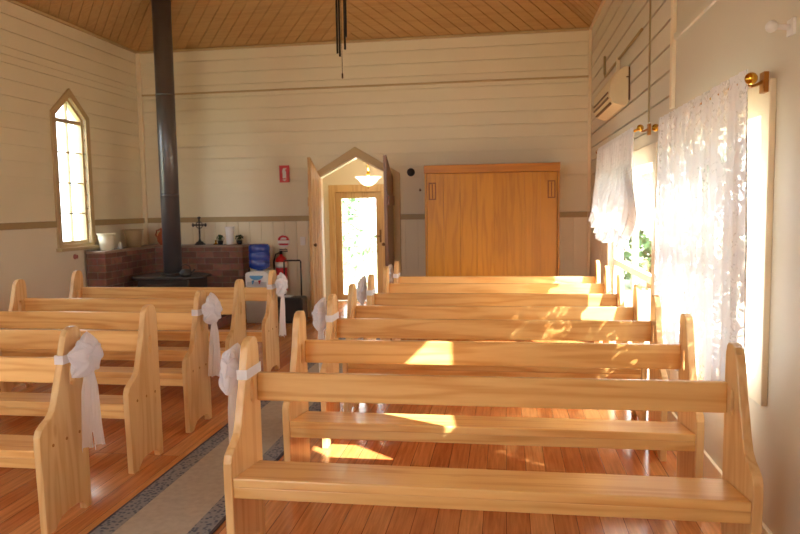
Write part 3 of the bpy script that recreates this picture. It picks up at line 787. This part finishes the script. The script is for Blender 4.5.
p = thing('altar_cross', 'dark metal cross with budded arms standing on the brick ledge', 'cross', (-4.10, 8.88, CAP))
b = MB(); b.lathe([(.075, 0), (.075, .012), (.055, .02), (.05, .035), (.02, .05), (.012, .08)], n=8); b.build('base', 'black_iron', p)
b = MB(); b.box(-.010, .010, -.006, .006, .06, .36); b.build('upright', 'black_iron', p, .002)
b = MB(); b.box(-.085, .085, -.006, .006, .255, .277); b.build('crossbar', 'black_iron', p, .002)
b = MB(); ringp = [(.045 * math.cos(2 * PI * i / 20), 0, .266 + .045 * math.sin(2 * PI * i / 20)) for i in range(21)]; b.tube(ringp, .006, 6); b.build('ring', 'black_iron', p)
for x, z in ((-.09, .266), (.09, .266), (0, .365)):
    b = MB(); b.ball((x, 0, z), .016); b.ball((x + (.014 if x == 0 else 0), 0, z + (0 if x == 0 else .014)), .011); b.ball((x - (.014 if x == 0 else 0), 0, z - (0 if x == 0 else .014)), .011); b.build('bud', 'black_iron', p)
p = thing('candlestick', 'thin pale candle between the cross and the white vase', 'candle', (-3.88, 8.90, CAP))
b = MB(); b.lathe([(.035, 0), (.035, .01), (.012, .02), (.012, .05), (.02, .06)], n=16); b.build('holder', 'brass', p)
b = MB(); b.lathe([(.010, .06), (.010, .19), (.004, .195)], n=12); b.build('candle', 'cream_pot', p)
p = thing('vase', 'tall white flared vase near the right end of the brick ledge', 'vase', (-3.66, 8.86, CAP))
b = MB(); b.lathe([(.045, 0), (.05, .02), (.052, .12), (.06, .20), (.068, .24), (.062, .24), (.05, .18), (.04, .02), (.001, .02)], n=24); b.build('body', 'plastic_white', p)
def foliage(mb, c, r, n, sz, seed):
    rd = random.Random(seed)
    for _ in range(n):
        d = Vector((rd.gauss(0, 1), rd.gauss(0, 1), rd.gauss(0, 1))).normalized(); k = rd.random() ** .4
        p = Vector(c) + Vector((d.x * r[0], d.y * r[1], d.z * r[2])) * k
        a = d.orthogonal().normalized(); a.rotate(Matrix.Rotation(rd.random() * 6.28, 3, d)); bb = d.cross(a) * .5
        s = sz * rd.uniform(.6, 1.3)
        mb.face([p - a * s, p + bb * s + d * s * .2, p + a * s, p - bb * s + d * s * .2])
for lab, loc, sd in (('dark leafy pot plant left of the white vase on the brick ledge', (-3.79, 8.84, CAP), 3), ('dark leafy pot plant right of the white vase on the brick ledge', (-3.53, 8.86, CAP), 4)):
    p = thing('pot_plant', lab, 'plant', loc, group='small pot plants on the brick ledge')
    b = MB(); b.lathe([(.03, 0), (.042, .055), (.036, .055), (.028, .01), (.001, .01)], n=16); b.build('pot', 'black', p)
    b = MB(); foliage(b, (0, 0, .09), (.055, .055, .045), 90, .016, sd); b.build('leaves', 'green', p, fix=False)

# ------------------------------------------------------------------ water cooler
t = thing('water_cooler', 'white water cooler with a blue bottle right of the brick ledge', 'water cooler', (-3.17, 8.62, 0))
b = MB(); b.outline([(-.155, 0), (.155, 0), (.155, .64), (.13, .66), (-.13, .66), (-.155, .64)], [], lambda u, v, d: (u, d, v), -.13, .16); b.build('cabinet', 'plastic_white', t, .012)
b = MB(); b.box(-.145, .145, -.142, -.13, .02, .40); b.build('lower_panel', 'plastic_grey', t, .006)
b = MB(); b.box(-.13, .13, -.133, -.128, .425, .535); b.build('tap_recess', 'plastic_grey', t, .003)
b = MB(); b.outline([(.09 * math.cos(a), .615 - .055 * math.sin(a)) for a in [PI * i / 12 for i in range(13)]], [], lambda u, v, d: (u, d, v), -.15, -.13); b.build('tap_hood', 'blue', t, .004)
for x, m_ in ((-.045, 'blue'), (.045, 'red')):
    b = MB(); b.cyl((x, -.13, .545), (x, -.165, .545), .012); b.cyl((x, -.155, .55), (x, -.155, .51), .008); b.build('tap', m_, t)
b = MB(); b.lathe([(.03, .655), (.04, .68), (.11, .70), (.137, .725), (.137, .80), (.128, .81), (.137, .82), (.137, .90), (.128, .91), (.137, .92), (.137, .985), (.12, 1.015), (.06, 1.02)], n=28); b.build('water_bottle', 'blue_bottle', t)
b = MB(); b.lathe([(.12, .655), (.115, .672), (.06, .676)], n=24); b.build('bottle_collar', 'plastic_white', t)

# ------------------------------------------------------------------ fire extinguisher and signs on the back wall
t = thing('fire_extinguisher', 'red fire extinguisher with white label on the back wall behind the cooler', 'fire extinguisher', (-2.98, 8.93, .36))
b = MB(); b.lathe([(.07, 0), (.078, .01), (.078, .40), (.07, .44), (.045, .47), (.022, .48), (.022, .50)], n=24); b.build('cylinder', 'red', t)
b = MB(); b.lathe([(.0788, .325), (.0788, .40)], n=24); b.build('label_band', 'plastic_white', t)
b = MB(); b.cyl((0, 0, .50), (0, 0, .535), .02); b.box(-.02, .09, -.012, .012, .535, .548); b.box(-.02, .09, -.01, .01, .56, .57); b.build('valve_handle', 'black', t)
b = MB(); b.tube([(-.02, 0, .52), (-.07, -.01, .50), (-.10, -.01, .40), (-.098, -.01, .22), (-.085, -.02, .14)], .011); b.build('hose', 'black', t)
b = MB(); b.box(-.03, .03, .078, .093, .1, .42); b.build('wall_bracket', 'black', t)
p = thing('extinguisher_plate', 'round topped red and white plate above the fire extinguisher', 'sign', (-2.97, WB - .012, 1.03))
b = MB(); b.outline([(.085 * math.cos(a), .085 * math.sin(a)) for a in [2 * PI * i / 32 for i in range(32)]], [], lambda u, v, d: (u, d, v), -.003, .002); b.build('plate', 'plastic_white', p)
b = MB(); b.outline([(.08 * math.cos(a), .012 + .068 * math.sin(a)) for a in [PI * i / 20 for i in range(21)]], [[(.045 * math.cos(a), .022 + .03 * math.sin(a)) for a in [PI * i / 12 for i in range(13)]]], lambda u, v, d: (u, d, v), -.005, -.003); b.build('red_arch', 'red', p)
b = MB(); b.outline([(-.075, -.03), (-.058, -.055), (.058, -.055), (.075, -.03)], [], lambda u, v, d: (u, d, v), -.005, -.003); b.build('red_foot', 'red', p)
p = thing('extinguisher_sign', 'small red rectangular sign with a white extinguisher symbol high on the back wall', 'sign', (-2.93, WB - .012, 1.93))
b = MB(); b.box(-.07, .07, -.003, .002, -.11, .115); b.build('plate', 'red', p)
b = MB(); b.outline([(-.024, -.055), (.024, -.055), (.024, .03), (.012, .05), (.012, .06), (.03, .066), (.03, .078), (-.012, .078), (-.026, .05), (-.03, .02), (-.024, .02)], [], lambda u, v, d: (u, d, v), -.005, -.003); b.build('symbol', 'plastic_white', p)
b = MB(); b.outline([(-.03, -.07), (.03, -.07), (0, -.095)], [], lambda u, v, d: (u, d, v), -.005, -.003); b.build('arrow', 'plastic_white', p)
p = thing('light_switch', 'white light switch plate left of the open pine door leaf', 'switch', (-2.70, WB - .014, 1.03))
b = MB(); b.box(-.035, .035, -.006, .004, -.057, .057); b.build('plate', 'plastic_white', p, .002)
b = MB(); b.box(-.008, .008, -.012, -.006, -.014, .014); b.build('rocker', 'plastic_white', p, .001)
p = thing('door_bell', 'round dark knob on the back wall left of the wardrobe', 'bell', (-1.22, WB - .002, 1.915))
b = MB(); b.lathe([(.052, 0), (.052, .012), (.045, .02), (.03, .035), (.001, .042)], n=24); o = b.build('dome', 'black_iron', p); o.rotation_euler = (PI / 2, 0, 0)
p = thing('wall_hook', 'tiny dark hook on the wall at the wardrobe left edge', 'hook', (-1.10, WB - .002, 1.68))
b = MB(); b.cyl((0, 0, 0), (0, -.012, 0), .014); b.tube([(0, -.012, 0), (0, -.04, -.01), (0, -.045, .02)], .005); b.build('hook', 'handle_dark', p)
p = thing('wall_rosette', 'small pinkish round knob low on the left wall beneath the window sill', 'knob', (WL + .002, 7.40, .95))
b = MB(); b.lathe([(.03, 0), (.03, .008), (.018, .014), (.024, .03), (.001, .04)], n=16); o = b.build('knob', plain('dusty_pink', srgb(176, 104, 96), .6), p); o.rotation_euler = (0, PI / 2, 0)

# trolley case
t = thing('trolley_case', 'black trolley case with its handle pulled up, beside the doorway', 'trolley', (-2.66, 8.30, 0))
b = MB(); b.box(-.19, .18, -.12, .14, .05, .37); b.build('case', 'black', t, .03)
b = MB(); b.tube([(-.115, .12, .3), (-.115, .12, .80), (-.105, .12, .815), (.095, .12, .815), (.105, .12, .80), (.105, .12, .3)], .010); b.build('pull_handle', 'black', t)
b = MB(); b.box(-.12, .02, -.06, .06, .37, .384); b.build('top_pocket', 'plastic_grey', t, .004)
for x in (-.16, .13):
    b = MB(); b.cyl((x - .012, .09, .045), (x + .012, .09, .045), .045); b.build('wheel', 'black', t)

# ------------------------------------------------------------------ air conditioner
t = thing('air_conditioner', 'cream split air conditioner mounted high on the right wall', 'air conditioner', (WR - .003, 6.82, 2.30))
prof = [(0, .04), (0, .335), (-.05, .335), (-.125, .285), (-.165, .22), (-.170, .09), (-.14, .03), (-.06, .0), (-.02, .01)]
b = MB(); b.outline(prof, [], lambda u, v, d: (u, d, v), -.55, .55); b.build('housing', 'ac', t, .012)
for k in range(3):
    b = MB(); z = .035 + .045 * k; x = (-.150, -.172, -.172)[k]
    b.hexa([(x - .006, -.48, z), (x + .02, -.48, z - .006), (x + .02, .48, z - .006), (x - .006, .48, z), (x - .006, -.48, z + .010), (x + .02, -.48, z + .014), (x + .02, .48, z + .014), (x - .006, .48, z + .010)])
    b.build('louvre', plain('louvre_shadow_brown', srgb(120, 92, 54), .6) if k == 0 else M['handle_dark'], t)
b = MB(); b.box(-.012, .0, -.556, -.55, .05, .33); b.box(-.03, -.012, -.556, -.55, .24, .25); b.build('end_cap', 'handle_dark', t, .002)
b = MB(); b.box(-.03, -.0, -.03, .03, .335, .52); b.build('pipe_cover', 'cream_trim', t, .004)
b = MB(); b.tube([(WR - .015, 7.75, 3.02), (WR - .015, 7.75, 2.84), (WR - .015, 7.7, 2.8), (WR - .015, 5.7, 2.8)], .012); tag(b.build('wall_conduit', 'trim'), 'thin tan conduit along the right wall near the air conditioner', 'pipe')

p = thing('curtain_bracket', 'small white bracket on the right wall at the top right corner of the view', 'bracket', (WR, 2.83, 2.11))
b = MB(); b.box(-.012, 0, -.03, .03, -.03, .03); b.cyl((-.012, 0, 0), (-.07, 0, .005), .010); b.build('arm', 'plastic_white', p, .002)
b = MB(); b.ball((-.075, 0, .006), .022); b.build('knob', 'plastic_white', p)

# ------------------------------------------------------------------ rods and curtains
def rod(label, y0, y1, z, x):
    t = thing('curtain_rod', label, 'curtain rod', (x, y0, z), group='brass curtain rods')
    L_ = y1 - y0
    b = MB(); b.cyl((0, -.03, 0), (0, L_ + .03, 0), .009); b.build('rod', 'brass', t)
    for y, s in ((-.03, -1), (L_ + .03, 1)):
        b = MB(); b.ball((0, y + s * .022, 0), .024); b.cyl((0, y, 0), (0, y + s * .006, 0), .016); b.build('finial', 'brass', t)
    for y in (.03, L_ - .03):
        b = MB(); b.tube([(0, y, -.0), (.03, y, -.018), (.05, y, -.012), (WR - x - .04, y, .0)], .007); b.box(WR - x - .043, WR - x - .0255, y - .026, y + .026, -.045, .035); b.build('bracket', 'ward_x', t)
    return t
NX = WR - .11
rod('brass curtain rod with ball finial over the near lace curtain', 2.98, 4.62, 1.945, NX)
rod('brass curtain rod over the gathered far curtain, right wall', 5.24, 7.42, 2.0, NX)

def near_curtain(u, v):
    y = 2.93 + 1.60 * u; zt, zb = 1.985, .56
    y += .05 * (v ** 1.5) * (u - .35)
    z = zt + (zb - zt) * v + .006 * math.sin(60 * u) * (1 if v > .95 else 0)
    amp = .010 + .018 * min(1, v * 2.2)
    f = math.sin(u * 2 * PI * 13 + 1.4 * math.sin(u * 9) + .5 * v) + .35 * math.sin(u * 2 * PI * 29 + v)
    x = NX - .014 + amp * f * .6
    if v < .035: x = NX - .012 + .004 * f
    return (x, y, z)
b = MB(); b.grid(260, 50, near_curtain)
cu = b.build('lace_curtain', 'lace', fix=False); tag(cu, 'long white lace curtain hanging full length over the near right window', 'curtain', 'lace curtains')

def far_curtain(u, v):
    y = 5.40 + 1.98 * u
    bot = 1.16 + .17 * u + .06 * math.sin(u * PI * 2.2 + .4)
    z = 2.03 + (bot - 2.03) * v
    bulge = math.sin(PI * min(1, max(0, (v - .35) / .65))) if v > .35 else 0
    y -= .62 * bulge * (1 - u) ** 2
    f = math.sin(u * 2 * PI * 15 + 1.2 * math.sin(8 * u)) + .4 * math.sin(u * 2 * PI * 31 + 2 * v)
    sw = math.sin(u * PI * 3 + v * 5)
    x = NX - .015 - .11 * bulge * (.7 + .3 * sw) * (1 - u ** 3) + (.012 + .012 * v) * f - .03 * v
    if v < .04: x = NX - .012 + .004 * f
    return (x, y + .05 * v * math.sin(u * 7), z)
t = thing('gathered_curtain', 'white lace curtain gathered up into a puff over the far right window', 'curtain', (0, 0, 0), group='lace curtains')
b = MB(); b.grid(220, 44, far_curtain); b.build('drape', 'lace_plain', t, fix=False)
def frill(u, v):
    x, y, z = far_curtain(u, 1.0)
    f = math.sin(u * 2 * PI * 42)
    return (x - .01 + .028 * f * v - .01 * v, y, z + .02 - .095 * v + .008 * math.sin(u * 77) * v)
b = MB(); b.grid(360, 6, frill); b.build('frill', 'lace_plain', t, fix=False)

# ------------------------------------------------------------------ wind chime
t = thing('wind_chime', 'dark metal tube wind chime hanging from the ceiling near the back wall', 'chime', (-1.165, 5.0, 0))
b = MB(); b.lathe([(.06, 3.30), (.06, 3.32), (.01, 3.325)], n=20); b.build('top_disc', 'chime', t)
zt = EAVE + PITCH * (WR + 1.165)
b = MB(); b.tube([(0, 0, 3.32), (0, 0, zt + .02)], .003); b.build('hanging_cord', 'cord', t)
for dx, dy, zb in ((-.032, 0, 2.58), (-.006, -.035, 2.55), (.020, .02, 2.61), (.036, -.01, 2.69)):
    b = MB(); b.cyl((dx, dy, zb), (dx, dy, 3.25), .0075, n=12); q = b.build('tube', 'chime', t)
    b = MB(); b.tube([(dx, dy, 3.25), (dx, dy, 3.301)], .0015, 5); b.build('string', 'cord', q)
b = MB(); b.tube([(.0, 0, 3.30), (.0, 0, 2.42)], .002, 5); b.build('clapper_string', 'cord', t)
b = MB(); b.lathe([(.001, 2.40), (.006, 2.405), (.006, 2.435), (.001, 2.44)], n=10); b.build('weight', 'cord', t)

# ------------------------------------------------------------------ outdoors
b = MB(); b.box(-40, 40, -30, 45, -.7, -.6); g = struct('ground', b, 'grass')
b = MB(); n = 14
for i in range(n): b.box(WR + T + .01 + .135 * i, WR + T + .01 + .135 * i + .128, 1.0, 9.5, -.11, -.07)
for y in (1.1, 5.2, 9.4):
    for x in (WR + .4, WR + 1.9): b.box(x, x + .09, y - .05, y + .05, -.6, -.11)
d = b.build('deck', 'deck'); tag(d, 'pale timber deck outside the glazed opening in the right wall', 'deck')
def fence(name, label, x0, y0, x1, y1, zb, n):
    t = thing(name, label, 'railing', (x0, y0, zb))
    dx, dy = x1 - x0, y1 - y0
    for i in range(n + 1):
        px, py = dx * i / n, dy * i / n
        b = MB(); b.box(px - .04, px + .04, py - .04, py + .04, 0, .98); b.build('post', 'deck', t)
    for z in (.25, .6, .95):
        b = MB(); e = .03; b.hexa([(-e, -e, z - .04), (dx + e, dy - e, z - .04), (dx + e, dy + e, z - .04), (-e, e, z - .04), (-e, -e, z + .03), (dx + e, dy - e, z + .03), (dx + e, dy + e, z + .03), (-e, e, z + .03)]); b.build('rail', 'deck', t)
fence('deck_railing', 'pale timber railing along the outer edge of the deck outside', WR + T + 1.85, 1.1, WR + T + 1.85, 9.4, -.07, 5)
t = thing('ramp_handrail', 'sloping timber handrail outside the glass front door', 'handrail', (-3.1, 11.2, -.6))
b = MB(); b.hexa([(0, 0, 1.25), (.07, 0, 1.25), (.45, 2.2, .55), (.38, 2.2, .55), (0, 0, 1.32), (.07, 0, 1.32), (.45, 2.2, .62), (.38, 2.2, .62)]); b.build('rail', 'deck', t)
for x, y, h in ((0.0, 0.02, 1.25), (.36, 2.1, .57)):
    b = MB(); b.box(x, x + .07, y, y + .07, 0, h); b.build('post', 'deck', t)
def shrub(name, label, loc, r, n, sz, seed, cat='shrub', trunk=.0, mat='shrub'):
    t = thing(name, label, cat, loc, group='garden greenery outside')
    b = MB(); rd = random.Random(seed)
    foliage(b, (0, 0, trunk + r[2] * .95), r, n, sz, seed)
    for k in range(5):
        a = rd.random() * 6.28; foliage(b, (r[0] * .7 * math.cos(a), r[1] * .7 * math.sin(a), trunk + r[2] * rd.uniform(.5, 1.5)), [v * .5 for v in r], n // 5, sz, seed + k + 1)
    b.build('leaves', mat, t, fix=False)
    b = MB(); b.cyl((0, 0, 0), (0, 0, trunk + r[2] * .9), .05 + .05 * r[2], .03); b.build('trunk', 'bark', t)
shrub('garden_shrub', 'green shrub seen through the gap beside the far curtain', (3.5, 17.5, -.6), (1.6, 1.5, 1.3), 900, .13, 11)
shrub('garden_shrub', 'green bush outside behind the near lace curtain', (5.2, 9.8, -.6), (1.3, 1.6, 1.0), 900, .12, 12)
shrub('garden_tree', 'leafy tree standing outside the far right window', (5.4, 23.0, -.6), (2.4, 2.4, 2.0), 1500, .16, 13, 'tree', 1.2)
shrub('garden_shrub', 'low green shrub seen through the glass front door', (-4.9, 19.5, -.6), (1.3, 1.2, .9), 900, .12, 14, mat='overlit_shrub')
shrub('garden_tree', 'leafy tree seen through the glass front door', (-7.2, 25.0, -.6), (2.0, 2.0, 1.6), 1300, .15, 15, 'tree', 1.2, 'overlit_shrub')

# ------------------------------------------------------------------ light
w = bpy.data.worlds.new('daylight'); scn.world = w; w.use_nodes = True
nt = w.node_tree; nt.nodes.clear()
bg = nt.nodes.new('ShaderNodeBackground'); bg.inputs['Color'].default_value = (0.84, 0.93, 1.0, 1); bg.inputs['Strength'].default_value = 1.6
wo = nt.nodes.new('ShaderNodeOutputWorld'); nt.links.new(bg.outputs[0], wo.inputs[0])
sun = bpy.data.lights.new('sun', 'SUN'); sun.energy = 5.0; sun.angle = math.radians(0.6); sun.color = (1.0, 0.9, 0.76)
so = bpy.data.objects.new('sun', sun); COL.objects.link(so); so.location = (6, -4, 8)
so.rotation_euler = Vector((-1.0, 0.8, -1.0)).to_track_quat('-Z', 'Y').to_euler()

# ------------------------------------------------------------------ camera
f_px, yaw, pitch, roll, h = 693.05, 0.1520, 0.0868, 0.0163, 1.4698
cy, sy, cp, sp = math.cos(yaw), math.sin(yaw), math.cos(pitch), math.sin(pitch)
fw = Vector((-sy * cp, cy * cp, -sp)); rt = Vector((cy, sy, 0)); up = rt.cross(fw)
cr, sr = math.cos(roll), math.sin(roll)
xi = cr * rt - sr * up; yi = sr * rt + cr * up
cam = bpy.data.cameras.new('camera'); co = bpy.data.objects.new('camera', cam); COL.objects.link(co)
mt = Matrix((xi, yi, -fw)).transposed().to_4x4(); mt.translation = (0, 0, h); co.matrix_world = mt
cam.sensor_width = 36; cam.lens = f_px * 36 / 800; cam.dof.use_dof = True; cam.dof.focus_distance = 3.7; cam.dof.aperture_fstop = 4.5; cam.clip_start = 0.05; cam.clip_end = 200
scn.camera = co
scn.cycles.max_bounces = 16; scn.cycles.diffuse_bounces = 8; scn.cycles.transparent_max_bounces = 24
vs = scn.view_settings; vs.view_transform = 'Standard'; vs.look = 'None'; vs.gamma = 1; vs.use_curve_mapping = False; vs.exposure = 2.62
